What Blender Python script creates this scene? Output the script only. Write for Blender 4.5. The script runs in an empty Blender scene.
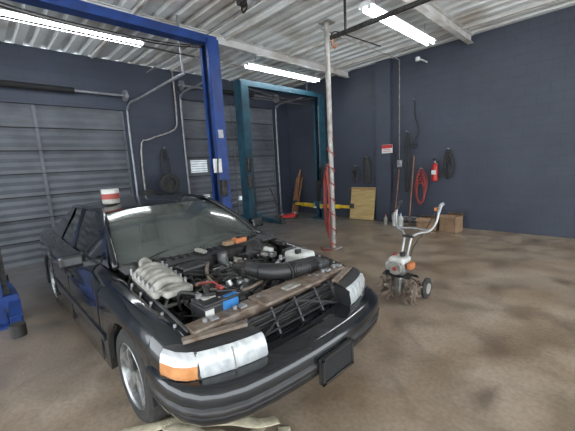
import bpy, bmesh, math, random
from mathutils import Vector, Matrix
random.seed(7)
V=Vector
# ------------------------------------------------------------ materials
def mat(name,col,rough=0.6,metal=0.0,col2=None,scale=6.0,bump=0.0,bscale=None,emit=None,estr=0,coat=0,alpha=1.0,lo=0.35,hi=0.65,detail=6,stretch=None,spec=0.5,rough2=None):
    m=bpy.data.materials.new(name); m.use_nodes=True
    nt=m.node_tree; p=nt.nodes['Principled BSDF']
    p.inputs['Base Color'].default_value=(*col,1); p.inputs['Roughness'].default_value=rough
    p.inputs['Metallic'].default_value=metal; p.inputs['Coat Weight'].default_value=coat
    p.inputs['Specular IOR Level'].default_value=spec
    p.inputs['Alpha'].default_value=alpha
    tc=nt.nodes.new('ShaderNodeTexCoord'); mp=nt.nodes.new('ShaderNodeMapping')
    nt.links.new(tc.outputs['Object'],mp.inputs['Vector'])
    if stretch: mp.inputs['Scale'].default_value=stretch
    n=nt.nodes.new('ShaderNodeTexNoise'); n.inputs['Scale'].default_value=scale; n.inputs['Detail'].default_value=detail
    nt.links.new(mp.outputs['Vector'],n.inputs['Vector'])
    if col2 is None: col2=tuple(c*0.7 for c in col)
    r=nt.nodes.new('ShaderNodeValToRGB'); r.color_ramp.elements[0].position=lo; r.color_ramp.elements[1].position=hi
    r.color_ramp.elements[0].color=(*col2,1); r.color_ramp.elements[1].color=(*col,1)
    nt.links.new(n.outputs['Fac'],r.inputs['Fac']); nt.links.new(r.outputs['Color'],p.inputs['Base Color'])
    if rough2 is not None:
        mr=nt.nodes.new('ShaderNodeMapRange'); mr.inputs['From Min'].default_value=lo; mr.inputs['From Max'].default_value=hi
        mr.inputs['To Min'].default_value=rough2; mr.inputs['To Max'].default_value=rough
        nt.links.new(n.outputs['Fac'],mr.inputs['Value']); nt.links.new(mr.outputs['Result'],p.inputs['Roughness'])
    if bump:
        n2=nt.nodes.new('ShaderNodeTexNoise'); n2.inputs['Scale'].default_value=bscale or scale*3; n2.inputs['Detail'].default_value=5
        nt.links.new(mp.outputs['Vector'],n2.inputs['Vector'])
        b=nt.nodes.new('ShaderNodeBump'); b.inputs['Strength'].default_value=bump; b.inputs['Distance'].default_value=0.02
        nt.links.new(n2.outputs['Fac'],b.inputs['Height']); nt.links.new(b.outputs['Normal'],p.inputs['Normal'])
    if emit: 
        p.inputs['Emission Color'].default_value=(*emit,1); p.inputs['Emission Strength'].default_value=estr
    return m

M={}
M['black']=mat('car_black_paint',(0.006,0.008,0.010),0.08,0,(0.012,0.014,0.016),5,coat=0.5,rough2=0.2)
M['blackdusty']=mat('black_dusty',(0.02,0.021,0.023),0.45,0,(0.05,0.05,0.048),8)
M['blackpl']=mat('black_plastic',(0.012,0.012,0.014),0.42,0,(0.026,0.025,0.024),12,bump=0.1)
M['rubber']=mat('rubber',(0.02,0.02,0.02),0.8,0,(0.035,0.033,0.03),20,bump=.2)
M['dark']=mat('dark_recess',(0.010,0.010,0.011),0.8)
M['lens']=mat('headlamp_lens',(0.54,0.56,0.56),0.10,0,(0.36,0.38,0.39),5,coat=1,stretch=(1,5,3))
M['amber']=mat('amber_lens',(0.62,0.30,0.12),0.18,0,(0.48,0.19,0.06),10,coat=1)
M['silver']=mat('cast_aluminium',(0.46,0.47,0.47),0.38,0.85,(0.22,0.22,0.21),14,bump=.15)
M['steel']=mat('galvanised_steel',(0.5,0.51,0.52),0.4,0.7,(0.3,0.3,0.3),10)
M['rustb']=mat('rusty_support',(0.23,0.19,0.155),0.55,0.15,(0.12,0.078,0.05),16,bump=.2)
M['engine']=mat('greasy_iron',(0.055,0.051,0.048),0.5,0.4,(0.014,0.013,0.012),18,bump=.4)
M['whitepl']=mat('white_plastic',(0.60,0.61,0.58),0.4,0,(0.42,0.42,0.38),10)
M['greyal']=mat('dusty_grey_aluminium',(0.38,0.37,0.33),0.65,0.05,(0.19,0.18,0.155),14,bump=.25)
M['bluelab']=mat('blue_label',(0.03,0.17,0.42),0.4)
M['orange']=mat('orange_plastic',(0.55,0.18,0.06),0.5)
M['red']=mat('red_paint',(0.50,0.025,0.02),0.4)
M['redhose']=mat('red_rubber',(0.32,0.05,0.04),0.6)
M['tubeL']=mat('fluorescent_tube',(1,1,1),0.5,emit=(0.93,0.97,1.0),estr=26)
M['white']=mat('white_enamel',(0.75,0.76,0.76),0.45,0,(0.6,0.6,0.58),8)
M['blue']=mat('blue_lift_paint',(0.010,0.050,0.23),0.4,0,(0.008,0.03,0.14),5,bump=.05)
M['teal']=mat('teal_lift_paint',(0.016,0.075,0.11),0.45,0,(0.012,0.04,0.06),5)
M['yellow']=mat('yellow_paint',(0.72,0.50,0.03),0.45,0,(0.45,0.3,0.02),6)
M['ply']=mat('plywood',(0.50,0.37,0.16),0.65,0,(0.36,0.25,0.10),3,stretch=(1,1,8))
M['wood']=mat('wood',(0.32,0.15,0.07),0.65,0,(0.18,0.08,0.04),4,stretch=(5,5,1))
M['card']=mat('cardboard',(0.30,0.19,0.11),0.8)
M['pipe']=mat('painted_pipe',(0.42,0.41,0.39),0.5,0.2,(0.26,0.23,0.2),9)
M['strap']=mat('tow_strap_webbing',(0.52,0.47,0.34),0.85,0,(0.36,0.32,0.22),16,bump=.4,bscale=90)
M['seat']=mat('car_interior',(0.06,0.06,0.06),0.8)
M['tread']=mat('track_steel',(0.30,0.31,0.33),0.45,0.5)
M['beamw']=mat('white_beam_paint',(0.68,0.69,0.68),0.6,0,(0.46,0.42,0.37),2.5)
M['doorm']=mat('rollup_door_metal',(0.135,0.145,0.160),0.55,0,(0.070,0.076,0.088),1.6,lo=.3,hi=.7)
M['daypane']=mat('daylit_window_pane',(0.6,0.65,0.68),0.4,emit=(0.8,0.88,0.92),estr=0.45)
M['glassw']=mat('dusty_windshield',(0.085,0.10,0.092),0.10,0,(0.15,0.165,0.15),2.5,alpha=0.62,coat=.4,detail=9)
M['sideglass']=mat('tinted_glass',(0.012,0.014,0.015),0.06,coat=.6)
M['cond']=mat('condenser_fins',(0.085,0.08,0.075),0.5,0.4,(0.03,0.028,0.026),60,stretch=(1,.2,4))

def floor_mat():
    m=bpy.data.materials.new('worn_concrete'); m.use_nodes=True; nt=m.node_tree; L=nt.links.new; N=nt.nodes.new
    p=nt.nodes['Principled BSDF']; tc=N('ShaderNodeTexCoord')
    def noise(s,d=8,dist=0):
        n=N('ShaderNodeTexNoise'); n.inputs['Scale'].default_value=s; n.inputs['Detail'].default_value=d; n.inputs['Distortion'].default_value=dist
        L(tc.outputs['Object'],n.inputs['Vector']); return n
    def ramp(src,a,b,ca,cb):
        r=N('ShaderNodeValToRGB'); r.color_ramp.elements[0].position=a; r.color_ramp.elements[1].position=b
        r.color_ramp.elements[0].color=(*ca,1); r.color_ramp.elements[1].color=(*cb,1); L(src,r.inputs['Fac']); return r
    def mix(f,a,b,t='MIX'):
        x=N('ShaderNodeMix'); x.data_type='RGBA'; x.blend_type=t
        if isinstance(f,float): x.inputs[0].default_value=f
        else: L(f,x.inputs[0])
        L(a,x.inputs[6]); L(b,x.inputs[7]); return x.outputs[2]
    n1=noise(0.8,10,.8); base=ramp(n1.outputs['Fac'],.34,.66,(0.255,0.185,0.12),(0.36,0.295,0.225))
    n2=noise(2.2,11,.4); st=ramp(n2.outputs['Fac'],.34,.58,(0.68,0.66,0.64),(1,1,1))
    c=mix(1.0,base.outputs[0],st.outputs[0],'MULTIPLY')
    n4=noise(30,7); sp=ramp(n4.outputs['Fac'],.3,.62,(0.82,0.80,0.79),(1.05,1.05,1.05))
    c=mix(1.0,c,sp.outputs[0],'MULTIPLY')
    n5=noise(1.3,9,.9); oil=ramp(n5.outputs['Fac'],.56,.74,(1,1,1),(0.50,0.47,0.45))
    c=mix(1.0,c,oil.outputs[0],'MULTIPLY')
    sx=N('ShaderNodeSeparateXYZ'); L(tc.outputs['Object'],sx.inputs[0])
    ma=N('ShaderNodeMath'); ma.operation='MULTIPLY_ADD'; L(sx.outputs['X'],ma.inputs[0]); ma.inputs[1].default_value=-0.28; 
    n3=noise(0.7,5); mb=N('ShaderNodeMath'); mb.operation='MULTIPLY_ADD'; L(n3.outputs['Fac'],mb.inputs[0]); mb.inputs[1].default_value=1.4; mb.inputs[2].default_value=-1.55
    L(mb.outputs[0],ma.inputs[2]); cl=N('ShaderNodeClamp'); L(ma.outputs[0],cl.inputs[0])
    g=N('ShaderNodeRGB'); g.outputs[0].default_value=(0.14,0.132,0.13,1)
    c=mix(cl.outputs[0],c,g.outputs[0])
    L(c,p.inputs['Base Color'])
    rr=N('ShaderNodeMapRange'); L(n2.outputs['Fac'],rr.inputs['Value']); rr.inputs['From Min'].default_value=.35; rr.inputs['From Max'].default_value=.65
    rr.inputs['To Min'].default_value=.30; rr.inputs['To Max'].default_value=.58; L(rr.outputs[0],p.inputs['Roughness'])
    b=N('ShaderNodeBump'); b.inputs['Strength'].default_value=.2; b.inputs['Distance'].default_value=.01; L(n4.outputs['Fac'],b.inputs['Height']); L(b.outputs[0],p.inputs['Normal'])
    return m
def block_mat(name,ca,cb,axis):
    m=bpy.data.materials.new(name); m.use_nodes=True; nt=m.node_tree; L=nt.links.new; N=nt.nodes.new
    p=nt.nodes['Principled BSDF']; tc=N('ShaderNodeTexCoord'); sx=N('ShaderNodeSeparateXYZ'); L(tc.outputs['Object'],sx.inputs[0])
    cx=N('ShaderNodeCombineXYZ'); L(sx.outputs[axis],cx.inputs['X']); L(sx.outputs['Z'],cx.inputs['Y'])
    br=N('ShaderNodeTexBrick'); L(cx.outputs[0],br.inputs['Vector']); br.inputs['Scale'].default_value=1.0
    br.inputs['Brick Width'].default_value=.4; br.inputs['Row Height'].default_value=.2; br.inputs['Mortar Size'].default_value=.008; br.inputs['Mortar Smooth'].default_value=.5
    br.inputs['Color1'].default_value=(1,1,1,1); br.inputs['Color2'].default_value=(.95,.95,.95,1); br.inputs['Mortar'].default_value=(.82,.82,.82,1)
    n=N('ShaderNodeTexNoise'); n.inputs['Scale'].default_value=1.3; n.inputs['Detail'].default_value=8; L(tc.outputs['Object'],n.inputs['Vector'])
    r=N('ShaderNodeValToRGB'); r.color_ramp.elements[0].position=.3; r.color_ramp.elements[1].position=.7
    r.color_ramp.elements[0].color=(*cb,1); r.color_ramp.elements[1].color=(*ca,1); L(n.outputs['Fac'],r.inputs['Fac'])
    x=N('ShaderNodeMix'); x.data_type='RGBA'; x.blend_type='MULTIPLY'; x.inputs[0].default_value=1; L(r.outputs[0],x.inputs[6]); L(br.outputs['Color'],x.inputs[7])
    L(x.outputs[2],p.inputs['Base Color']); p.inputs['Roughness'].default_value=.6
    b=N('ShaderNodeBump'); b.inputs['Strength'].default_value=.3; b.inputs['Distance'].default_value=.01; b.invert=True; L(br.outputs['Fac'],b.inputs['Height']); L(b.outputs[0],p.inputs['Normal'])
    return m
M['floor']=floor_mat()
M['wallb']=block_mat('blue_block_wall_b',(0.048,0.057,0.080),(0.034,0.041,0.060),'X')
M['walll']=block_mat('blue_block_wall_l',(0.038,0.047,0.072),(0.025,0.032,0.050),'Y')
M['ceil']=mat('painted_roof_deck',(0.80,0.83,0.82),0.6,0,(0.50,0.46,0.41),1.1,lo=.30,hi=.50,detail=11)

# ------------------------------------------------------------ builder
class B:
    def __init__(s,name,loc=(0,0,0),rz=0,sc=1.0):
        s.name=name; s.bm=bmesh.new(); s.mats=[]; s.loc=loc; s.rz=rz; s.sc=sc
    def mi(s,m):
        m=M[m]
        if m not in s.mats: s.mats.append(m)
        return s.mats.index(m)
    def raw(s,vs,fs,m,smooth=False):
        i=s.mi(m); bv=[s.bm.verts.new(v) for v in vs]
        for f in fs:
            try:
                fc=s.bm.faces.new([bv[k] for k in f]); fc.material_index=i; fc.smooth=smooth
            except Exception: pass
    def box(s,c,size,m,rot=None,bev=0.0,seg=2):
        t=bmesh.new(); bmesh.ops.create_cube(t,size=1)
        for v in t.verts: v.co=V((v.co.x*size[0],v.co.y*size[1],v.co.z*size[2]))
        if bev: bmesh.ops.bevel(t,geom=t.edges[:],offset=min(bev,min(size)*.45),segments=seg,affect='EDGES',profile=.5)
        R=Matrix.Identity(3)
        if rot:
            from mathutils import Euler
            R=Euler(rot,'XYZ').to_matrix()
        t.verts.index_update()
        s.raw([R@v.co+V(c) for v in t.verts],[[v.index for v in f.verts] for f in t.faces],m,False); t.free()
    def beam(s,p0,p1,w,h,m,bev=0.0):
        p0=V(p0);p1=V(p1);d=p1-p0;L=d.length;q=d.to_track_quat('X','Z').to_matrix()
        t=bmesh.new(); bmesh.ops.create_cube(t,size=1)
        for v in t.verts: v.co=V((v.co.x*L,v.co.y*w,v.co.z*h))
        if bev: bmesh.ops.bevel(t,geom=t.edges[:],offset=bev,segments=2,affect='EDGES')
        c=(p0+p1)/2; t.verts.index_update()
        s.raw([q@v.co+c for v in t.verts],[[v.index for v in f.verts] for f in t.faces],m); t.free()
    def cyl(s,p0,p1,r,m,r1=None,n=16,smooth=True):
        s.lathe([(0,0),(r,0),(r if r1 is None else r1,(V(p1)-V(p0)).length),(0,(V(p1)-V(p0)).length)],p0,V(p1)-V(p0),m,n,smooth)
    def lathe(s,prof,o,ax,m,n=24,smooth=True):
        q=V(ax).normalized().to_track_quat('Z','Y').to_matrix(); o=V(o); 
        for k in range(len(prof)-1):
            (ra,ha),(rb,hb)=prof[k],prof[k+1]
            if ra<1e-6 and rb<1e-6: continue
            vs=[];fs=[]
            for i in range(n):
                a=2*math.pi*i/n; c,sn=math.cos(a),math.sin(a)
                vs.append(q@V((ra*c,ra*sn,ha))+o); vs.append(q@V((rb*c,rb*sn,hb))+o)
            for i in range(n):
                j=(i+1)%n
                fs.append([2*i,2*j,2*j+1,2*i+1])
            if ra<1e-6 or rb<1e-6:
                c0=V((0,0,ha if ra<1e-6 else hb)); ring=[vs[2*i+(1 if ra<1e-6 else 0)] for i in range(n)]
                s.raw(ring+[q@c0+o],[[i,(i+1)%n,n] for i in range(n)],m,smooth and abs(ha-hb)>1e-4)
            else: s.raw(vs,fs,m,smooth)
    def tube(s,pts,r,m,n=8,sub=5,closed=False,flat=1.0):
        P=[V(p) for p in pts]; C=[]
        if sub>1 and len(P)>2:
            K=len(P); rng=range(K if closed else K-1)
            for i in rng:
                if closed: a,b,c,d=P[(i-1)%K],P[i],P[(i+1)%K],P[(i+2)%K]
                else: a,b,c,d=P[max(i-1,0)],P[i],P[i+1],P[min(i+2,K-1)]
                for j in range(sub):
                    t=j/sub; C.append(.5*((2*b)+(-a+c)*t+(2*a-5*b+4*c-d)*t*t+(-a+3*b-3*c+d)*t**3))
            if not closed: C.append(P[-1])
        else: C=P
        vs=[];K=len(C);up=V((0,0,1)); prev=None
        for i,c in enumerate(C):
            if closed: t=(C[(i+1)%K]-C[i-1])
            else: t=(C[min(i+1,K-1)]-C[max(i-1,0)])
            t=t.normalized() if t.length>1e-9 else V((1,0,0))
            if prev is None or flat!=1.0:
                u=t.cross(up); 
                if u.length<1e-3: u=t.cross(V((1,0,0)))
            else: u=prev-t*prev.dot(t)
            u.normalize(); prev=u; w=t.cross(u)
            for k in range(n):
                a=2*math.pi*k/n; vs.append(c+u*math.cos(a)*r+w*math.sin(a)*r*flat)
        fs=[]
        for i in range(K if closed else K-1):
            for k in range(n):
                k2=(k+1)%n; i2=(i+1)%K
                fs.append([i*n+k,i*n+k2,i2*n+k2,i2*n+k])
        if not closed: fs.append(list(range(n))[::-1]); fs.append([(K-1)*n+k for k in range(n)])
        s.raw(vs,fs,m,True)
    def grid(s,rows,m,smooth=True,closed=False):
        n=len(rows[0]); vs=[p for r in rows for p in r]; fs=[]
        for i in range(len(rows)-1):
            for j in range(n if closed else n-1):
                j2=(j+1)%n; fs.append([i*n+j,i*n+j2,(i+1)*n+j2,(i+1)*n+j])
        s.raw(vs,fs,m,smooth)
    def prism(s,poly,axis,a,b,m):
        def P(u,v,w):
            return {'x':(w,u,v),'y':(u,w,v),'z':(u,v,w)}[axis]
        n=len(poly); vs=[P(u,v,a) for u,v in poly]+[P(u,v,b) for u,v in poly]
        s.raw(vs,[list(range(n)),list(range(n,2*n))[::-1]]+[[i,(i+1)%n,n+(i+1)%n,n+i] for i in range(n)],m)
    def done(s):
        bmesh.ops.recalc_face_normals(s.bm,faces=s.bm.faces[:])
        me=bpy.data.meshes.new(s.name); s.bm.to_mesh(me); s.bm.free()
        for m in s.mats: me.materials.append(m)
        o=bpy.data.objects.new(s.name,me); bpy.context.scene.collection.objects.link(o)
        o.location=s.loc; o.rotation_euler[2]=s.rz; o.scale=(s.sc,)*3
        return o
def lerp(tab,x):
    if x<=tab[0][0]: return tab[0][1]
    for (a,va),(b,vb) in zip(tab,tab[1:]):
        if x<=b: return va+(vb-va)*(x-a)/(b-a)
    return tab[-1][1]

XL,YB,H=-8.1,8.1,4.22
# ------------------------------------------------------------ shell
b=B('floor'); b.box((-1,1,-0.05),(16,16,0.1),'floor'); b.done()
b=B('wall_back'); b.box((-2,YB+.1,H/2),(12.6,.2,H),'wallb'); b.done()
b=B('pilaster'); b.box((-4.43,YB-.07,H/2),(.42,.14,H),'wallb'); b.done()
b=B('wall_left')
DA=(4.2,7.45,3.55); DB=(-0.6,2.75,3.15)
x0=XL-.1
for y0,y1,z0,z1 in ((DA[1],YB,0,H),(DB[1],DA[0],0,H),(-5,DB[0],0,H),(DA[0],DA[1],DA[2],H),(DB[0],DB[1],DB[2],H)):
    b.box((x0,(y0+y1)/2,(z0+z1)/2),(.2,y1-y0,z1-z0),'walll')
b.done()
def door(name,d):
    b=B(name); y0,y1,h=d; n=int(h/0.075)
    rows=[]
    for i in range(n+1):
        z=i*h/n; rows.append([(XL-.12+(.0 if i%2 else .028),y0,z),(XL-.12+(.0 if i%2 else .028),y1,z)])
    b.grid(rows,'doorm',False)
    for k in range(1,7): b.box((XL-.09,(y0+y1)/2,k*h/7),(.03,y1-y0,.018),'dark')
    for yy in (y0+.03,(y0+y1)/2,y1-.03): b.box((XL-.085,yy,h/2),(.02,.06,h),'doorm')
    return b
b=door('door_1',DA)
for z0 in (1.62,.72):
    b.box((XL-.085,DA[0]+.38,z0+.17),(.02,.5,.34 if z0>1 else .18),'daypane')
    for k in range(5): b.box((XL-.07,DA[0]+.38,z0+.04+k*.065),(.02,.54,.014),'tread')
b.box((XL-.085,6.0,.75),(.02,.4,.12),'daypane')
b.done()
b=door('door_2',DB); b.done()
b=B('door_track')
for (y0,y1,h) in (DA,DB):
    for y in (y0-.05,y1+.05):
        ex=1.5 if h>3.3 else 2.9
        b.tube([(XL+.04,y,0.02),(XL+.04,y,h-.25),(XL+.12,y,h+.02),(XL+.35,y,h+.12),(XL+1.0,y,h+.12),(XL+ex,y,h+.16)],.028,'tread',8,6)
        b.beam((XL+ex-.05,y,h+.16),(XL+ex-.05,y,H),.03,.03,'tread')
    b.cyl((XL+.12,y0-.1,h+.3),(XL+.12,y1+.1,h+.3),.03,'tread'); b.cyl((XL+.12,(y0+y1)/2-.7,h+.3),(XL+.12,(y0+y1)/2+.7,h+.3),.06,'dark')
    for y in (y0-.02,y1+.02): b.cyl((XL+.12,y-.03,h+.3),(XL+.12,y+.03,h+.3),.13,'tread')
b.done()
b=B('ceiling'); y=-5.0; prof=[]
while y<YB+.15:
    prof+= [(y,H),(y+.13,H),(y+.16,H+.06),(y+.24,H+.06),(y+.27,H)]; y+=.27
b.grid([[(-8.3,p[0],p[1]) for p in prof],[(4.3,p[0],p[1]) for p in prof]],'ceil',False)
b.box((-2,1.5,H+.12),(12.6,13.4,.03),'ceil'); b.done()
def ibeam(name,X,zb,h=.17,w=.11):
    b=B(name); 
    b.box((X,1.5,zb+.008),(w,13.1,.016),'beamw'); b.box((X,1.5,zb+h-.008),(w,13.1,.016),'beamw'); b.box((X,1.5,zb+h/2),(.012,13.1,h-.03),'beamw'); b.done()
for X in (-5.55,-2.4,.7): ibeam('ceiling_beam',X,H-.175)
b=B('ceiling_purlin')
for Y in (.4,2.2,3.95,5.7,7.4): b.box((-2,Y,H-.03),(12,.05,.06),'beamw')
b.done()
b=B('conduit'); b.tube([(-7.9,3.3,H-.2),(-3.2,3.3,H-.2),(1,3.25,H-.2)],.014,'pipe',6,1); b.done()
b=B('conduit'); b.tube([(-4.0,4.98,H-.09),(-4.0,8.03,H-.09),(-4.0,8.03,1.68)],.014,'pipe',6,1); b.done()
b=B('conduit'); b.tube([(-6.6,-1,H-.09),(-6.6,7.9,H-.09)],.012,'pipe',6,1); b.done()
b=B('overhead_rail')
b.beam((-3.5,4.6,3.74),(1.8,4.6,3.74),.045,.06,'engine')
for X in (-3.2,-1.6,0,1.5): b.beam((X,4.6,3.76),(X,4.6,H),.03,.03,'engine')
b.tube([(-3.45,4.6,3.73),(-3.47,4.6,3.62),(-3.42,4.6,3.56),(-3.38,4.6,3.62)],.012,'orange',6)
b.tube([(-3.5,4.6,3.76),(-3.55,4.8,3.9),(-3.6,5.4,3.96),(-3.6,6.4,4.0)],.012,'engine',6)
b.done()
b=B('hanging_winch')
b.box((-3.9,3.15,4.12),(.12,.1,.14),'engine',bev=.02); b.tube([(-3.9,3.15,4.08),(-3.86,3.15,3.95),(-3.95,3.15,3.9),(-3.98,3.15,3.98)],.015,'engine',6); b.cyl((-3.97,3.1,4.05),(-3.97,3.2,4.05),.06,'engine'); b.done()
def fixture(X,y0,y1,z):
    b=B('fluorescent_light')
    b.prism([(X-.12,z+.03),(X-.05,z+.09),(X+.05,z+.09),(X+.12,z+.03),(X+.12,z+.022),(X-.12,z+.022)],'y',y0,y1,'white')
    for dx in (-.06,.06):
        b.cyl((X+dx,y0+.03,z-.005),(X+dx,y1-.03,z-.005),.02,'tubeL',n=12)
        for yy in (y0+.02,y1-.02): b.box((X+dx,yy,z),(.04,.03,.06),'white')
    for yy in (y0+.3,y1-.3): b.tube([(X,yy,z+.08),(X,yy,H)],.006,'steel',6,1)
    b.done()
fixture(-2.78,4.5,6.9,3.92); fixture(-5.88,4.65,7.1,3.9); fixture(-6.0,.05,2.5,3.92)
b=B('support_pole')
b.cyl((-3.87,4.98,0.01),(-3.87,4.98,H-.02),.048,'pipe',n=20); b.box((-3.87,4.98,.01),(.24,.24,.02),'pipe'); b.box((-3.87,4.98,H-.03),(.22,.22,.02),'pipe')
b.done()
b=B('red_air_hose')
pts=[]
for i in range(22):
    z=2.15-i*.10; a=i*2.1; pts.append((-3.87+.07*math.cos(a),4.98+.07*math.sin(a),max(z,.06)))
b.tube(pts,.012,'redhose',6,6)
for k in range(4):
    b.tube([(-3.89+(.035+.008*k)*math.cos(a),4.87-.016*k,.95+(.72-.06*k)*math.sin(a)) for a in [i*math.pi/6 for i in range(12)]],.011,'redhose',6,3,closed=True)
b.tube([(-3.85,4.86,.2),(-3.78,4.8,.02),(-3.9,4.7,.02),(-4.05,4.8,.02)],.014,'redhose',6)
b.done()
# ------------------------------------------------------------ two-post lifts
def lift(col,X,Y1,Y2,h,armc,yaw,az=.23):
    b=B('two_post_lift'); w=.26; d=.2; t=.025
    for Y,s in ((Y1,1),(Y2,-1)):
        b.box((X,Y,.012),(.55,.42,.024),col)
        b.box((X,Y-s*d/2,h/2),(w,t,h-.03),col)
        for q in (-1,1):
            b.box((X+q*w/2,Y,h/2),(t,d,h-.03),col); b.box((X+q*(w/2-.03),Y+s*d/2,h/2),(.06,t,h-.03),col)
            b.prism([(Y-s*.2,.024),(Y-s*.1,.024),(Y-s*.1,.3)],'x',X+q*.1-.008,X+q*.1+.008,col)
        b.box((X,Y+s*.08,az+.39),(.15,.18,.75),'engine')
        b.cyl((X,Y+s*.02,.9),(X,Y+s*.02,h-.3),.028,'steel')
        b.tube([(X+.04,Y+s*.1,.9),(X+.05,Y+s*.11,h-.1)],.008,'engine',6,1)
        b.box((X,Y+s*.16,az+.05),(.34,.16,.14),col)
        ac=armc if s<0 else col
        for q in (-1,1):
            p0=V((X+q*.12,Y+s*.2,az)); p1=p0+V((q*.62,s*yaw,0)); p2=p1+V((q*.38,s*yaw*.5,0))
            b.beam(p0,p1,.11,.1,ac); b.beam(p1,p2,.085,.075,ac); b.cyl(p2+V((0,0,-.03)),p2+V((0,0,.09)),.065,'rubber'); b.cyl(p0+V((0,0,-.07)),p0+V((0,0,.08)),.05,'steel')
    b.box((X,(Y1+Y2)/2,h-.02),(.2,abs(Y2-Y1)+.2,.13),col)
    b.beam((X,Y1+.3,h-.32),(X+.0,Y2-.3,h-.32),.02,.02,'engine')
    for q in (-.05,.05): b.tube([(X+q,Y1,h-.1),(X+q,Y1+.9,h-.22),(X+q,Y2-.9,h-.22),(X+q,Y2,h-.1)],.01,'engine',6)
    return b
b=lift('blue',-5.08,-.05,3.25,3.88,'blue',-.03)
b.box((-4.93,3.12,1.75),(.05,.14,.24),'white'); b.box((-4.91,3.2,1.35),(.1,.12,.3),'engine',bev=.02)
b.tube([(-4.90,3.12,1.9),(-4.86,3.07,1.5),(-4.88,3.12,1.0),(-4.91,3.12,.7)],.014,'engine',6)
b.box((-4.93,3.24,2.3),(.01,.1,.14),'steel')
b.done()
b=lift('teal',-6.3,4.8,7.6,3.66,'yellow',-.1,.42)
b.box((-6.12,4.75,1.75),(.1,.14,.34),'engine',bev=.02); b.cyl((-6.12,4.75,1.2),(-6.12,4.75,1.5),.08,'engine')
b.tube([(-6.1,4.8,2.1),(-6.02,4.72,1.5),(-6.05,4.8,.9),(-6.1,4.8,.5)],.015,'engine',6)
b.box((-6.15,7.45,1.3),(.08,.12,.5),'blackpl'); b.tube([(-6.1,7.4,1.8),(-6.0,7.35,1.3),(-6.1,7.4,.8)],.02,'rubber',6)
b.done()

# ------------------------------------------------------------ CAR (local: +x nose forward, y lateral)
c=B('car',(-1.22,1.5,0),0.0)
XW1,XW2=-1.0,-3.95
wt=[(-5.35,.80),(-5.1,.88),(-4.6,.93),(-3.9,.95),(-2,.955),(-1.0,.945),(-.6,.925),(-.38,.905)]
zt=[(-5.35,.86),(-5.0,.93),(-4.2,.95),(-2.0,.93),(-1.5,.905),(-1.0,.85),(-.6,.795),(-.38,.755)]
def bottom(x):
    for xw in (XW1,XW2):
        if abs(x-xw)<.385: return .32+math.sqrt(.385**2-(x-xw)**2)
    if x>-.66: return .585
    return .21
xs=[-.38,-.45,-.52,-.58,-.615]
for i in range(0,21): xs.append(XW1+.385*math.cos(math.pi*i/20)*.9999)
xs+= [-1.40,-1.6,-1.9,-2.2,-2.5,-2.8,-3.1,-3.4,-3.55]
for i in range(0,21): xs.append(XW2+.385*math.cos(math.pi*i/20)*.9999)
xs+=[-4.35,-4.6,-4.9,-5.1,-5.25,-5.35]
for s in (-1,1):
    rows=[]
    for x in xs:
        w=lerp(wt,x); z1=lerp(zt,x); z0=bottom(x); zs=z1-.11; z0=min(z0,zs-.01)
        r=[]
        r.append((x,s*(w-.05),z0+.005)); r.append((x,s*(w-.004),z0))
        for k in (.25,.5,.75,1):
            z=z0+(zs-z0)*k; bul=-.02*max(0,(.5-z))-.012*max(0,(z-.6)/.2); r.append((x,s*(w+bul),z))
        r.append((x,s*(w-.03),z1-.06)); r.append((x,s*(w-.065),z1-.022)); r.append((x,s*(w-.11),z1-.004))
        inner=.745 if x>-1.6 else (.80 if x>-4.3 else .7)
        inner=min(inner,w-.12)
        r.append((x,s*inner,z1+.004))
        if x>-1.5: r.append((x,s*(inner-.004),z1-.03)); 
        else: r.append((x,s*(inner-.004),z1+.002))
        rows.append(r)
    c.grid(rows,'black')
    for xw in (XW1,XW2):
        arc=[(xw+.40*math.cos(a),.32+.40*math.sin(a)) for a in [math.pi*i/16 for i in range(17)]]
        c.grid([[(x,s*.93,z) for x,z in arc],[(x,s*.60,z) for x,z in arc]],'dark')
    c.beam((-1.42,s*.958,.47),(-3.52,s*.958,.47),.012,.05,'blackpl'); 
    for xd in (-1.55,-2.62,-3.55): c.beam((xd,s*.953,.24),(xd,s*.945,.9),.01,.008,'dark')
    for xd in (-2.45,-3.4): c.box((xd,s*.955,.76),(.16,.025,.03),'blackpl',bev=.01)
    c.box((-1.95,s*1.0,1.0),(.10,.19,.12),'black',bev=.03); c.beam((-1.92,s*.80,.95),(-1.92,s*.93,.96),.04,.04,'black')
    for xw in (XW1,XW2):
        o=V((xw,s*.70,.33)); ax=(0,s,0)
        c.lathe([(.19,0),(.30,0),(.327,.03),(.332,.06),(.332,.17),(.325,.20),(.30,.222),(.235,.222),(.225,.20)],o,ax,'rubber',40)
        c.lathe([(.225,.205),(.232,.215),(.222,.222),(.212,.21),(.195,.10),(.0,.09)],o,ax,'silver',40)
        c.cyl(o+V((0,s*.10,0)),o+V((0,s*.205,0)),.045,'silver')
        for k in range(5):
            a=k*2*math.pi/5+.3; d=V((math.cos(a),0,math.sin(a)))
            c.beam(o+d*.03+V((0,s*.185,0)),o+d*.215+V((0,s*.195,0)),.03,.075,'silver',.008)
        c.cyl(o+V((0,s*.05,0)),o+V((0,s*.10,0)),.13,'engine')
def arcrow(x0,x1,t,z0,z1,n=12):
    return [(x0+(x1-x0)*abs(k/n)**2, t*k/n, z0+(z1-z0)*(k/n)**2) for k in range(-n,n+1)]
ws=[]
for i in range(9):
    f=i/8; ws.append(arcrow(-1.46-.86*f,-1.64-.76*f,.755-.165*f,.955+.385*f+.03*math.sin(f*math.pi),.95+.36*f+.03*math.sin(f*math.pi)))
c.grid(ws,'glassw')
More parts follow.
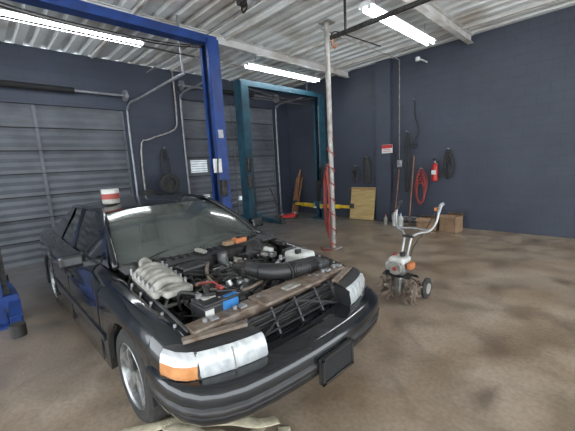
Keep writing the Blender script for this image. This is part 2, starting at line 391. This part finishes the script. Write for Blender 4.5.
c.grid([arcrow(-2.31-.02,-2.40,.60,1.345,1.315),arcrow(-2.6,-2.6,.62,1.385,1.34),arcrow(-3.1,-3.1,.625,1.40,1.345),arcrow(-3.6,-3.6,.60,1.375,1.32),arcrow(-3.78,-3.74,.58,1.345,1.30)],'black')
c.grid([arcrow(-3.78,-3.74,.58,1.345,1.30),arcrow(-4.4,-4.25,.74,.97,.95)],'sideglass')
c.grid([arcrow(-4.3,-4.2,.76,.965,.945),arcrow(-4.9,-4.9,.74,.955,.93),arcrow(-5.32,-5.2,.72,.90,.86),arcrow(-5.42,-5.34,.76,.6,.6),arcrow(-5.4,-5.34,.76,.3,.3)],'black')
for s in (-1,1):
    c.tube([(-1.60,s*.765,.94),(-2.0,s*.69,1.165),(-2.38,s*.605,1.325),(-2.7,s*.625,1.345),(-3.2,s*.628,1.345),(-3.7,s*.6,1.31)],.026,'black',8,5)
    c.grid([[(-1.66,s*.80,.93),(-2.4,s*.80,.935),(-3.0,s*.80,.94),(-3.75,s*.80,.945)],[(-2.36,s*.62,1.31),(-2.6,s*.635,1.33),(-3.0,s*.638,1.335),(-3.6,s*.62,1.315)]],'sideglass',False)
    c.grid([[(-3.6,s*.81,.945),(-4.4,s*.79,.95)],[(-3.45,s*.63,1.33),(-3.8,s*.59,1.31)]],'black',False)
    c.beam((-2.9,s*.81,.94),(-2.95,s*.645,1.335),.05,.02,'black')
c.box((-1.95,0,.80),(.5,1.4,.22),'seat',bev=.05); c.box((-2.9,0,.5),(2.2,1.4,.2),'seat')
for s in (-.38,.38):
    c.box((-2.85,s,.85),(.16,.5,.6),'seat',rot=(0,-.2,0),bev=.05); c.box((-2.92,s,1.18),(.1,.25,.15),'seat',bev=.03)
c.tube([(-2.2+.03*math.sin(a),.38+.18*math.cos(a),.98+.18*math.sin(a)) for a in [i*math.pi/6 for i in range(12)]],.015,'blackpl',6,3,closed=True)
c.grid([arcrow(-1.30,-1.42,.75,.93,.915),arcrow(-1.50,-1.66,.76,.95,.945)],'blackdusty')
for k in range(-9,10): c.box((-1.42-.0015*k*k,k*.07,.95),(.08,.02,.012),'dark')
c.box((-1.36,0,.65),(.04,1.48,.54),'engine')
for s in (-1,1):
    c.tube([(-1.48,-.35+s*.25,.965),(-1.58,-.1+s*.25,.995),(-1.62,.3+s*.2,1.01)],.008,'blackpl',6)
c.box((-.9,0,.30),(1.1,1.4,.04),'dark')
for s in (-1,1):
    c.grid([[(-.38,s*.742,.73),(-1.0,s*.742,.82),(-1.36,s*.742,.88)],[(-.38,s*.70,.62),(-1.0,s*.68,.70),(-1.36,s*.70,.72)],[(-.38,s*.62,.3),(-1.0,s*.56,.3),(-1.36,s*.62,.3)]],'engine')
    c.tube([(-.45,s*.735,.775),(-.9,s*.735,.84),(-1.3,s*.735,.89)],.012,'blackdusty',6)
    c.box((-1.22,s*.70,.90),(.2,.06,.05),'engine',bev=.01); 
    for k in range(5): c.cyl((-.55-k*.17,s*.77,.785+k*.022),(-.55-k*.17,s*.77,.80+k*.024),.010,'steel',n=8)
# bumper fascia
plan=[(-.63,.94),(-.50,.945),(-.36,.935),(-.25,.905),(-.155,.85),(-.085,.76),(-.035,.65),(-.005,.50),(.015,.34),(.028,.17),(.033,0)]
plan=plan+[(x,-t) for x,t in plan[::-1][1:]]
def offs(prof,m,pl=plan,smooth=True):
    rows=[]
    n=len(pl)
    for i,(x,t) in enumerate(pl):
        a=V((*pl[max(i-1,0)],0)); d=V((*pl[min(i+1,n-1)],0))-a; nn=V((d.y,-d.x,0)).normalized()
        if nn.x<0 and abs(t)<.8: nn=-nn
        if (nn.y*t)<0 and abs(t)>.5: nn=-nn
        rows.append([(x-nn.x*o,t-nn.y*o,z) for o,z in prof])
    c.grid(rows,m,smooth)
offs([(.24,.605),(.07,.60),(.022,.588),(.004,.565),(0,.53),(0,.507)],'black')
offs([(0,.507),(.014,.503),(.014,.493),(0,.489),(-.004,.47),(0,.452),(.014,.448),(.014,.438),(.002,.434)],'blackpl')
offs([(.002,.434),(.006,.41),(.022,.39),(.055,.376),(.11,.372),(.20,.372)],'black')
offs([(.19,.372),(.22,.33),(.24,.32)],'blackdusty',pl=[p for p in plan if p[0]>-.3])
c.grid([[(-.15,t,.603) for t in (-.5,0,.5)],[(-.30,t,.60) for t in (-.5,0,.5)]],'black')
c.box((-.42,.0,.48),(.03,1.3,.26),'dark')
# plate bracket
px=.033
c.box((px+.012,0,.44),(.02,.33,.17),'blackpl',bev=.006); c.box((px+.026,0,.44),(.012,.29,.13),'dark'); 
for t in (-.15,.15): c.box((px+.03,t,.44),(.012,.02,.17),'blackpl')
c.box((px+.03,0,.52),(.012,.32,.018),'blackpl'); c.box((px+.03,0,.36),(.012,.32,.018),'blackpl')
# headlights with wrap-round corner markers
for s in (-1,1):
    hp=[(-.135,.42),(-.15,.52),(-.175,.62),(-.21,.72),(-.245,.795)]
    c.grid([[(x-o,s*t,z) for o,z in ((.0,.605),(-.012,.625),(-.006,.68),(.012,.725),(.035,.742))] for x,t in hp],'lens')
    c.grid([[(x-.035,s*t,.742),(x-.13,s*t,.755)] for x,t in hp],'blackpl')
    c.beam((-.160,s*.62,.615),(-.185,s*.62,.735),.006,.010,'greyal')
    c.raw([(-.135,s*.42,.605),(-.135,s*.42,.725),(-.28,s*.42,.75),(-.28,s*.42,.6)],[[0,1,2,3]],'blackpl')
    cp=[(-.248,.80),(-.28,.85),(-.335,.89),(-.44,.922)]
    P2=[[(x-.5*o,s*(t-o*.9),z) for o,z in ((.0,.605),(-.006,.63),(.0,.68),(.012,.72),(.045,.742))] for x,t in cp]
    c.grid([r[:3] for r in P2],'amber'); c.grid([r[2:] for r in P2],'lens')
    c.grid([[(x-.03,s*(t-.03),.742),(-.40,s*.76,.757)] for x,t in cp],'blackpl')
    c.beam((-.15,s*.42,.60),(-.26,s*.80,.60),.03,.014,'blackpl'); c.beam((-.26,s*.80,.60),(-.44,s*.92,.60),.03,.014,'blackpl')
    c.beam((-.238,s*.797,.61),(-.28,s*.79,.745),.012,.016,'blackpl')
    c.box((-.36,s*.6,.66),(.16,.40,.16),'blackpl',bev=.02)
    c.beam((-.29,s*.44,.765),(-.40,s*.80,.765),.05,.02,'rustb')
c.box((-.46,0,.775),(.13,1.46,.03),'rustb',bev=.006)
c.box((-.41,0,.75),(.02,1.40,.06),'rustb')
c.box((-.42,.06,.797),(.20,.62,.022),'rustb',bev=.008)
for t in (-.62,-.4,-.2,0.06,.33,.5,.65):
    c.cyl((-.46,t,.79),(-.46,t,.812),.016,'steel',n=8); c.box((-.45,t+.05,.797),(.05,.05,.012),'steel')
c.box((-.40,.06,.812),(.06,.14,.02),'greyal'); 
c.box((-.335,0,.60),(.02,.86,.28),'cond')
for k in range(12): c.box((-.322,0,.50+k*.021),(.012,.84,.006),'blackpl')
for t in (-.41,-.2,.02,.24,.41): c.beam((-.26,t,.60),(-.345,t,.76),.016,.03,'blackpl')
for z,x in ((.64,-.272),(.70,-.303),(.745,-.33)): c.box((x,0,z),(.02,.82,.012),'blackpl')
c.beam((-.25,-.41,.61),(-.33,.0,.75),.012,.02,'blackpl'); c.beam((-.25,.41,.61),(-.33,.0,.75),.012,.02,'blackpl')
c.box((-.55,0,.70),(.06,1.0,.12),'blackpl',bev=.02); c.box((-.60,0,.52),(.05,1.1,.4),'engine')
c.cyl((-.55,-.28,.76),(-.55,-.28,.80),.03,'blackpl')
for s in (-.26,.26):
    c.lathe([(.21,0),(.23,.02),(.23,.05),(.21,.06)],(-.63,s,.56),(-1,0,0),'blackpl',28)
    for k in range(6):
        a=k*math.pi/3; c.beam((-.66,s,.56),(-.66,s+.2*math.cos(a),.56+.2*math.sin(a)),.03,.05,'blackpl')
    c.cyl((-.63,s,.56),(-.71,s,.56),.05,'engine')
c.box((-1.03,0,.52),(.5,.42,.34),'engine',bev=.03)
for s in (-1,1):
    c.box((-1.03,s*.24,.72),(.50,.15,.09),'engine',rot=(s*-.5,0,0),bev=.03)
    c.box((-1.03,s*.36,.62),(.42,.07,.07),'rustb',rot=(s*-.5,0,0),bev=.02)
    for k in range(4):
        x=-.86-k*.12; c.tube([(x,s*.33,.66),(x+.01,s*.40,.74),(x-.05,s*.30,.82),(x-.12,s*.12,.83)],.009,'rubber',6)
c.box((-1.03,0,.765),(.44,.24,.10),'silver',bev=.03)
for k in range(6): c.box((-1.2+k*.07,0,.825),(.02,.22,.02),'silver',bev=.005)
c.box((-.90,.02,.86),(.16,.17,.09),'engine',bev=.02)
c.cyl((-.83,.02,.87),(-.70,.04,.87),.065,'blackpl')
c.tube([(-.72,.04,.87),(-.62,.10,.87),(-.56,.22,.86),(-.56,.40,.85),(-.60,.52,.83)],.066,'blackpl',14,5)
for k in range(9): c.tube([(-.56+.07*math.cos(a),.18+k*.025,.86+.07*math.sin(a)-.002*k) for a in [i*math.pi/5 for i in range(10)]],.007,'blackpl',5,2,closed=True)
c.box((-.60,.58,.80),(.22,.16,.12),'blackpl',bev=.03)
for (y,z,r) in ((0,.46,.085),(.02,.66,.06),(.22,.70,.055),(-.2,.62,.06),(-.12,.76,.04)):
    c.lathe([(0,0),(r*.5,0),(r*.55,.01),(r,.012),(r,.04),(0,.04)],(-.76,y,z),(1,0,0),'steel',20)
c.lathe([(0,0),(.06,0),(.085,.02),(.085,.11),(.06,.13),(0,.13)],(-.90,.24,.76),(1,0,0),'silver',20)
for k in range(8): 
    a=k*math.pi/4; c.box((-.775,.24+.055*math.cos(a),.76+.055*math.sin(a)),(.01,.014,.014),'dark')
c.tube([(-.745,.22,.765),(-.745,.0,.73),(-.745,-.26,.63),(-.745,-.05,.38),(-.745,.1,.42),(-.745,.27,.68)],.010,'rubber',6,4,closed=True)
c.cyl((-.82,-.28,.74),(-.98,-.28,.74),.075,'engine'); c.cyl((-.80,-.28,.74),(-.82,-.28,.74),.08,'steel')
# battery
c.box((-.60,-.46,.75),(.19,.27,.19),'blackpl',bev=.012); c.box((-.60,-.46,.85),(.18,.26,.02),'blackpl',bev=.006)
c.box((-.62,-.50,.863),(.06,.09,.004),'whitepl'); c.box((-.503,-.40,.805),(.004,.12,.085),'bluelab'); c.box((-.535,-.38,.865),(.035,.10,.004),'bluelab')
c.box((-.50,-.56,.80),(.005,.06,.06),'whitepl')
for y in (-.55,-.38): c.cyl((-.66,y,.86),(-.66,y,.885),.014,'steel'); c.box((-.66,y,.885),(.05,.03,.02),'redhose' if y>-.5 else 'steel')
c.tube([(-.66,-.38,.885),(-.75,-.38,.90),(-.9,-.45,.86),(-1.1,-.5,.78)],.008,'redhose',6)
c.tube([(-.66,-.55,.885),(-.75,-.62,.90),(-.85,-.60,.80),(-.9,-.55,.65)],.012,'rubber',6)
# grey intake casting lying on the fender side
for k in range(5):
    x=-.92-k*.075
    c.tube([(x,-.74,.90+.01*k),(x+.01,-.68,.950+.01*k),(x,-.60,.950+.01*k),(x-.01,-.53,.91+.01*k)],.030,'greyal',10,4)
c.box((-1.07,-.64,.915),(.40,.20,.05),'greyal',rot=(0,.13,0),bev=.012)
c.box((-1.07,-.53,.90),(.42,.05,.07),'greyal',rot=(0,.13,0),bev=.012); c.box((-1.07,-.735,.91),(.42,.04,.05),'greyal',rot=(0,.13,0),bev=.012)
for k in range(6):
    for yy in (-.75,-.515): c.cyl((-.89-k*.075,yy,.90+.01*k),(-.89-k*.075,yy,.945+.01*k),.011,'steel',n=8)
c.cyl((-1.27,-.63,.99),(-1.33,-.63,1.0),.045,'greyal'); c.cyl((-1.325,-.63,1.0),(-1.335,-.63,1.0),.034,'dark')
c.box((-.86,-.60,.885),(.12,.2,.05),'greyal',bev=.015)
c.box((-.80,.58,.84),(.24,.20,.13),'whitepl',bev=.035,seg=3); c.cyl((-.76,.52,.90),(-.76,.52,.935),.03,'blackpl'); c.box((-.98,.62,.83),(.12,.14,.12),'blackpl',bev=.03)
c.lathe([(0,0),(.13,0),(.13,.03),(.06,.10),(.05,.14),(0,.14)],(-1.30,.45,.84),(.9,0,.25),'blackpl',20)
c.box((-1.10,.45,.86),(.18,.07,.05),'silver',bev=.01); c.box((-1.10,.45,.90),(.12,.06,.04),'whitepl',bev=.015)
c.box((-1.20,-.30,.88),(.16,.24,.10),'blackpl',bev=.02); c.cyl((-1.28,.05,.8),(-1.28,.05,.93),.05,'silver')
c.box((-1.38,.32,.985),(.09,.13,.05),'orange',bev=.012); c.box((-1.40,.20,.975),(.07,.09,.035),'card'); c.cyl((-1.36,.38,1.0),(-1.36,.28,1.02),.012,'dark')
c.box((-1.32,.62,.945),(.12,.2,.03),'blackpl',bev=.01); c.box((-1.40,-.1,.965),(.16,.05,.03),'greyal',bev=.01)
for k in range(60):
    x=random.uniform(-1.28,-.62); y=random.uniform(-.60,.62); z=random.uniform(.72,.88)
    pts=[(x,y,z)]
    for j in range(4):
        x=max(-1.32,min(-.56,x+random.uniform(-.16,.16))); y=max(-.64,min(.64,y+random.uniform(-.2,.2))); z=max(.66,min(.91,z+random.uniform(-.07,.07))); pts.append((x,y,z))
    c.tube(pts,random.choice([.005,.007,.010,.014]),random.choice(['rubber','rubber','blackpl','engine','engine','greyal','rustb']),6,4)
for k in range(80):
    x=random.uniform(-1.30,-.68); y=random.uniform(-.62,.64); z=random.uniform(.66,.83)
    c.box((x,y,z),(random.uniform(.03,.09),random.uniform(.03,.08),random.uniform(.02,.07)),random.choice(['engine','engine','blackpl','silver','rustb','steel','rubber']),rot=(random.uniform(-.5,.5),random.uniform(-.5,.5),random.uniform(0,3)),bev=.006)
for k in range(30):
    x=random.uniform(-1.28,-.68); y=random.uniform(-.6,.6); z=random.uniform(.78,.86)
    c.cyl((x,y,z),(x+random.uniform(-.05,.05),y+random.uniform(-.05,.05),z+.04),random.uniform(.01,.026),random.choice(['silver','blackpl','steel','greyal','rustb']),n=10)
c.done()
b=B('fluid_container',(-3.95,1.08,1.381)); b.lathe([(0,0),(.085,0),(.09,.02),(.09,.05)],(0,0,0),(0,0,1),'greyal',20); b.lathe([(.09,.05),(.09,.11)],(0,0,0),(0,0,1),'redhose',20); b.lathe([(.09,.11),(.09,.15),(.085,.16),(0,.16)],(0,0,0),(0,0,1),'whitepl',20); b.done()

b=B('tow_strap')
def ribbon(pts,w,m,sub=8):
    P=[V(p) for p in pts];C=[]
    for i in range(len(P)-1):
        a,bb,cc,d=P[max(i-1,0)],P[i],P[i+1],P[min(i+2,len(P)-1)]
        for j in range(sub):
            t=j/sub;C.append(.5*((2*bb)+(-a+cc)*t+(2*a-5*bb+4*cc-d)*t*t+(-a+3*bb-3*cc+d)*t**3))
    b.tube(C,w/2,m,10,1,flat=.22)
ribbon([(-2.05,.30,.015),(-1.98,.46,.03),(-1.86,.58,.04),(-1.72,.60,.04),(-1.60,.70,.04),(-1.52,.86,.03),(-1.42,1.00,.02)],.08,'strap')
ribbon([(-1.92,.36,.04),(-1.86,.50,.07),(-1.72,.66,.08),(-1.62,.84,.08),(-1.48,.90,.06),(-1.36,.98,.04),(-1.32,1.12,.03),(-1.40,1.22,.02)],.08,'strap')
ribbon([(-1.84,.34,.02),(-1.72,.46,.03),(-1.60,.56,.05),(-1.50,.72,.06),(-1.38,.84,.05),(-1.28,.98,.02)],.08,'strap')
ribbon([(-2.15,.45,.02),(-2.02,.56,.06),(-1.90,.70,.09),(-1.76,.80,.11),(-1.62,.96,.10),(-1.50,1.08,.07),(-1.46,1.22,.03)],.09,'strap')
ribbon([(-1.98,.70,.02),(-1.84,.66,.11),(-1.70,.74,.12),(-1.56,.78,.11),(-1.44,.96,.09),(-1.5,1.1,.03)],.08,'strap')
b.done()

# ------------------------------------------------------------ garden tiller (local +x forward)
b=B('garden_tiller',(-1.72,3.47,0),math.radians(-90),1.06)
for y in (-.17,-.09,.09,.17):
    b.cyl((0.02,y-.006,.15),(0.02,y+.006,.15),.055,'rustb',n=12)
    for k in range(8):
        a=k*math.pi/4+y*3; d=V((math.cos(a),0,math.sin(a))); e=V((-math.sin(a),0,math.cos(a)))
        o=V((.02,y,.15)); b.beam(o+d*.04,o+d*.115+e*.015,.010,.034,'rustb'); b.beam(o+d*.11+e*.015,o+d*.14+e*.0+V((0,.03 if y>0 else -.03,0)),.010,.026,'rustb')
b.cyl((.02,-.2,.15),(.02,.2,.15),.016,'steel'); b.box((.02,0,.21),(.10,.09,.20),'silver',bev=.02)
b.grid([[(.02+.19*math.cos(a),y,.16+.19*math.sin(a)) for a in [math.radians(60+i*12) for i in range(8)]] for y in (-.16,.16)],'engine')
b.box((.0,0,.42),(.17,.17,.14),'silver',bev=.03); b.box((0.01,0,.50),(.20,.19,.07),'whitepl',bev=.03)
b.cyl((.10,0,.42),(.13,0,.42),.07,'greyal'); b.cyl((.13,0,.42),(.14,0,.42),.022,'redhose')
b.box((-.01,.12,.44),(.12,.06,.08),'orange',bev=.02); b.box((0,-.12,.41),(.12,.07,.10),'whitepl',bev=.02); b.cyl((0,-.06,.53),(0,-.06,.56),.022,'redhose')
b.cyl((0,.03,.54),(0,.03,.58),.03,'engine'); b.cyl((.0,0,.28),(0,0,.36),.035,'steel')
for k in range(5): b.box((.0,0,.35+k*.017),(.19,.16,.006),'silver')
for s in (-1,1):
    b.tube([(-.02,s*.05,.30),(-.14,s*.09,.24),(-.24,s*.15,.13)],.011,'engine',8)
    b.lathe([(.05,-.022),(.10,-.022),(.12,-.012),(.12,.012),(.10,.022),(.05,.022)],(-.26,s*.19,.12),(0,1,0),'rubber',24)
    b.lathe([(0,-.025),(.06,-.026),(.062,.026),(0,.025)],(-.26,s*.19,.12),(0,1,0),'greyal',24)
b.cyl((-.26,-.2,.12),(-.26,.2,.12),.01,'steel')
b.tube([(-.05,-.03,.40),(-.14,-.035,.60),(-.20,-.04,.72)],.014,'steel',8)
b.tube([(-.05,.03,.40),(-.14,.035,.60),(-.20,.04,.72)],.014,'steel',8)
b.box((-.20,0,.72),(.04,.12,.03),'engine')
for s in (-1,1):
    b.tube([(-.20,s*.04,.72),(-.26,s*.09,.75),(-.32,s*.19,.78),(-.38,s*.24,.87),(-.42,s*.25,.98),(-.48,s*.25,1.05)],.014,'steel',8)
    b.tube([(-.42,s*.25,.98),(-.48,s*.25,1.05),(-.55,s*.25,1.06)],.020,'blackpl' if s<0 else 'steel',8)
b.tube([(-.32,-.19,.78),(-.33,0,.79),(-.32,.19,.78)],.012,'steel',8)
b.box((-.46,.21,1.01),(.08,.03,.04),'orange',bev=.01)
b.tube([(-.46,.21,1.0),(-.33,.14,.78),(-.18,.08,.62),(-.05,.08,.48)],.006,'rubber',6)
b.done()

# ------------------------------------------------------------ back-wall items
b=B('warning_sign'); b.box((-4.3,YB-.155,1.97),(.30,.012,.22),'white'); b.box((-4.3,YB-.163,2.03),(.30,.006,.09),'red'); 
for k in range(2): b.box((-4.3,YB-.163,1.955-k*.045),(.22,.005,.012),'red')
b.done()
b=B('fire_extinguisher')
b.lathe([(0,0),(.07,0),(.078,.02),(.078,.34),(.06,.39),(.025,.42),(.025,.44),(0,.44)],(-3.08,YB-.10,1.12),(0,0,1),'red',24)
b.cyl((-3.08,YB-.10,1.56),(-3.08,YB-.10,1.60),.02,'steel'); b.beam((-3.08,YB-.10,1.60),(-3.08,YB-.24,1.62),.03,.012,'blackpl'); b.beam((-3.08,YB-.10,1.62),(-3.08,YB-.23,1.66),.03,.012,'blackpl')
b.tube([(-3.06,YB-.1,1.58),(-2.98,YB-.12,1.55),(-2.97,YB-.12,1.35),(-2.99,YB-.12,1.2)],.012,'rubber',6); b.box((-3.08,YB-.18,1.33),(.10,.006,.10),'white'); b.box((-3.08,YB-.02,1.4),(.06,.04,.3),'steel'); b.done()
def garden(name,X,top,head):
    b=B(name); y0=YB-.28; y1=YB-.04
    b.cyl((X,y0,.25),(X,y1,top),.015,'wood',n=8)
    if head=='shovel':
        b.grid([[(X+u*w,y0-.01+.02*abs(u),z) for u in (-1,-.5,0,.5,1)] for z,w in ((.30,.05),(.27,.10),(.12,.11),(.05,.08),(.01,.02))],'steel')
    else:
        b.box((X,y0,.22),(.36,.02,.02),'steel')
        for k in range(10): b.cyl((X-.17+k*.038,y0,.22),(X-.17+k*.038,y0-.02,.12),.005,'steel',n=6)
        b.cyl((X,y0,.02),(X,y0,.25),.015,'wood',n=8)
    b.done()
garden('shovel',-4.02,1.42,'shovel'); garden('rake',-3.62,1.75,'rake')
b=B('pry_bar'); b.cyl((-4.16,YB-.2,.02),(-4.14,YB-.02,1.85),.014,'engine',n=8); b.tube([(-4.14,YB-.02,1.83),(-4.13,YB-.05,1.9),(-4.10,YB-.06,1.88)],.013,'engine',6); b.done()
def coil(name,X,z,rx,rz,m,n=5,r=.014,y=YB-.09):
    b=B(name)
    for k in range(n):
        q=1-.07*k; b.tube([(X+random.uniform(-.02,.02)+rx*q*math.cos(a),y-.018*(k%3)+.01*math.sin(2*a),z-.04*k+rz*q*math.sin(a)) for a in [i*math.pi/6 for i in range(12)]],r,m,6,3,closed=True)
    b.cyl((X,YB,z+rz),(X,y-.06,z+rz+.02),.012,'steel',n=8); b.done()
coil('coiled_red_hose',-3.42,1.0,.14,.42,'redhose',6)
coil('coiled_air_hose',-3.78,1.6,.05,.75,'rubber',3,.013)
coil('coiled_cable',-5.35,1.35,.10,.2,'rubber',4)
coil('coiled_black_hose',-2.78,1.55,.10,.30,'rubber',5,.018)
b=B('work_jacket'); b.grid([[(-4.98+u*w+.02*math.sin(5*u+z),YB-.06-.05*math.cos(u*1.5)-.02*math.sin(9*u+2*z),z+.15) for u in [k/5 for k in range(-5,6)]] for z,w in ((1.65,.03),(1.55,.09),(1.3,.11),(1.1,.12),(.90,.11))],'rubber'); b.cyl((-4.98,YB+.0,1.79),(-4.98,YB-.14,1.81),.012,'steel',n=8); b.done()
b=B('wall_hook_rope'); b.tube([(-3.62,YB-.03,3.1),(-3.6,YB-.05,2.7),(-3.5,YB-.06,2.35),(-3.62,YB-.06,2.1)],.012,'rubber',6); b.cyl((-3.62,YB,3.1),(-3.62,YB-.08,3.12),.012,'steel'); b.tube([(-3.62,YB-.06,2.1),(-3.56,YB-.07,2.0),(-3.64,YB-.07,1.95),(-3.68,YB-.06,2.05)],.02,'rubber',6); b.done()
b=B('junction_box'); b.box((-4.0,YB-.04,1.57),(.12,.08,.18),'steel',bev=.01); b.cyl((-4.0,YB-.08,1.57),(-4.0,YB-.09,1.57),.015,'blackpl'); b.done()
b=B('wall_lamp_arm'); b.beam((-3.35,YB,3.92),(-3.35,YB-.5,3.92),.03,.03,'white'); b.cyl((-3.35,YB-.5,3.86),(-3.35,YB-.5,3.94),.05,'white'); b.done()
b=B('plywood_board'); b.box((-5.10,YB-.13,.475),(.80,.018,.93),'ply',rot=(-.16,0,0)); b.box((-5.10,YB-.15,.90),(.80,.03,.03),'wood',rot=(-.16,0,0)) ; b.done()
def bottle(X,Y,h,r,m,cap):
    b=B('bottle',(X,Y,0)); b.lathe([(0,0),(r,0),(r,h*.62),(r*.9,h*.72),(r*.35,h*.86),(r*.35,h),(0,h)],(0,0,0),(0,0,1),m,16); b.cyl((0,0,h),(0,0,h+.03),r*.42,cap); b.done()
bottle(-3.92,7.62,.36,.07,'whitepl','red'); bottle(-3.74,7.58,.32,.065,'whitepl','bluelab'); bottle(-4.2,7.66,.24,.05,'greyal','red')
def crate(name,X,Y,sx,sy,h,m,rz=0):
    b=B(name,(X,Y,0),rz); t=.015
    for q in (-1,1): b.box((q*(sx/2-t/2),0,h/2),(t,sy,h),m); b.box((0,q*(sy/2-t/2),h/2),(sx,t,h),m)
    b.box((0,0,t/2),(sx,sy,t),m)
    for q in (-1,1): b.box((0,q*(sy/2+.06),h+.01),(sx,.13,.006),m,rot=(q*-.5,0,0)); 
    b.box((0,0,h*.6),(sx*.8,sy*.8,h*.5),'card'); b.done()
crate('cardboard_box',-3.05,7.55,.42,.32,.26,'card',.1); crate('cardboard_box',-2.55,7.6,.36,.34,.36,'card',-.15)
b=B('scrap_lumber'); 
for k in range(4): b.beam((-7.72+k*.07,YB-.42,.03),(-7.75+k*.08,YB-.05,1.25+.13*(k%3)),.05,.025,'wood')
b.done()
b=B('floor_jack',(-7.2,7.0,0),.6)
b.box((0,.12,.10),(.5,.03,.07),'red'); b.box((0,-.12,.10),(.5,.03,.07),'red'); b.cyl((.24,-.15,.05),(.24,.15,.05),.05,'engine'); b.cyl((-.22,-.17,.06),(-.22,.17,.06),.06,'engine'); b.beam((-.1,0,.1),(.2,0,.17),.1,.05,'red'); b.cyl((.2,0,.17),(.2,0,.22),.05,'steel'); b.cyl((-.22,0,.12),(-.55,0,1.0),.018,'engine'); b.cyl((-.22,0,.06),(-.2,0,.16),.05,'steel'); b.done()
b=B('tool_chest',(-7.55,3.15,0))
b.box((0,0,.62),(.6,1.1,1.08),'blackpl',bev=.01)
for k in range(5): b.box((.305,0,.24+k*.19),(.02,1.02,.16),'blackdusty',bev=.005); b.cyl((.33,-.3,.29+k*.19),(.33,.3,.29+k*.19),.010,'steel',n=8)
for x in (-.22,.22):
    for y in (-.45,.45): b.cyl((x,y-.02,.045),(x,y+.02,.045),.045,'rubber'); b.cyl((x,y,.045),(x,y,.09),.02,'steel')
b.done()
b=B('spare_tire',(-7.5,3.38,1.165+.24)); b.lathe([(.13,-.06),(.20,-.07),(.235,-.05),(.24,0),(.235,.05),(.20,.07),(.13,.06),(.13,-.06)],(0,0,0),(1,.0,0),'rubber',32); b.lathe([(.13,-.02),(0,-.02)],(0,0,0),(1,0,0),'engine',32); b.done()
b=B('hose_reel',(-7.5,2.85,1.18)); 
for k in range(4): b.tube([(.17*math.cos(a)*(1-.1*k),.2*math.sin(a)*(1-.1*k),.02+.03*k) for a in [i*math.pi/6 for i in range(12)]],.017,'rubber',6,3,closed=True)
b.done()
b=B('wall_pipe'); b.tube([(XL+.06,3.0,.0),(XL+.06,3.0,2.2),(XL+.06,3.25,2.5),(XL+.06,3.9,2.75),(XL+.06,4.0,3.2),(XL+.06,4.0,H)],.02,'pipe',6,4); b.done()
b=B('hanging_hose'); 
for k in range(3): b.tube([(XL+.08+.02*k,3.55+.1*math.cos(a),1.9+.35*math.sin(a)-.05*k) for a in [i*math.pi/6 for i in range(12)]],.015,'rubber',6,3,closed=True)
b.cyl((XL,3.55,2.27),(XL+.14,3.55,2.29),.012,'steel'); b.done()

# ------------------------------------------------------------ light
w=bpy.data.worlds.new('World'); bpy.context.scene.world=w; w.use_nodes=True
bg=w.node_tree.nodes['Background']; bg.inputs[0].default_value=(0.88,0.94,1.0,1); bg.inputs[1].default_value=4.8
sc=bpy.context.scene
sc.view_settings.view_transform='Standard'; sc.view_settings.exposure=0.0
# ------------------------------------------------------------ camera
yaw=math.radians(46); F0=V((-math.sin(yaw),math.cos(yaw),0)); R0=V((math.cos(yaw),math.sin(yaw),0)); Z=V((0,0,1))
th=math.radians(9); F=F0*math.cos(th)-Z*math.sin(th); U0=F0*math.sin(th)+Z*math.cos(th)
ro=.055; R=R0*math.cos(ro)-U0*math.sin(ro); U=U0*math.cos(ro)+R0*math.sin(ro)
cd=bpy.data.cameras.new('camera'); cam=bpy.data.objects.new('camera',cd); sc.collection.objects.link(cam)
cd.sensor_width=36; cd.lens=320/575*36; cd.clip_start=.02
mw=Matrix.Identity(4)
for i in range(3): mw[i][0]=R[i]; mw[i][1]=U[i]; mw[i][2]=-F[i]
mw[0][3],mw[1][3],mw[2][3]=0,0,1.7
cam.matrix_world=mw; sc.camera=cam
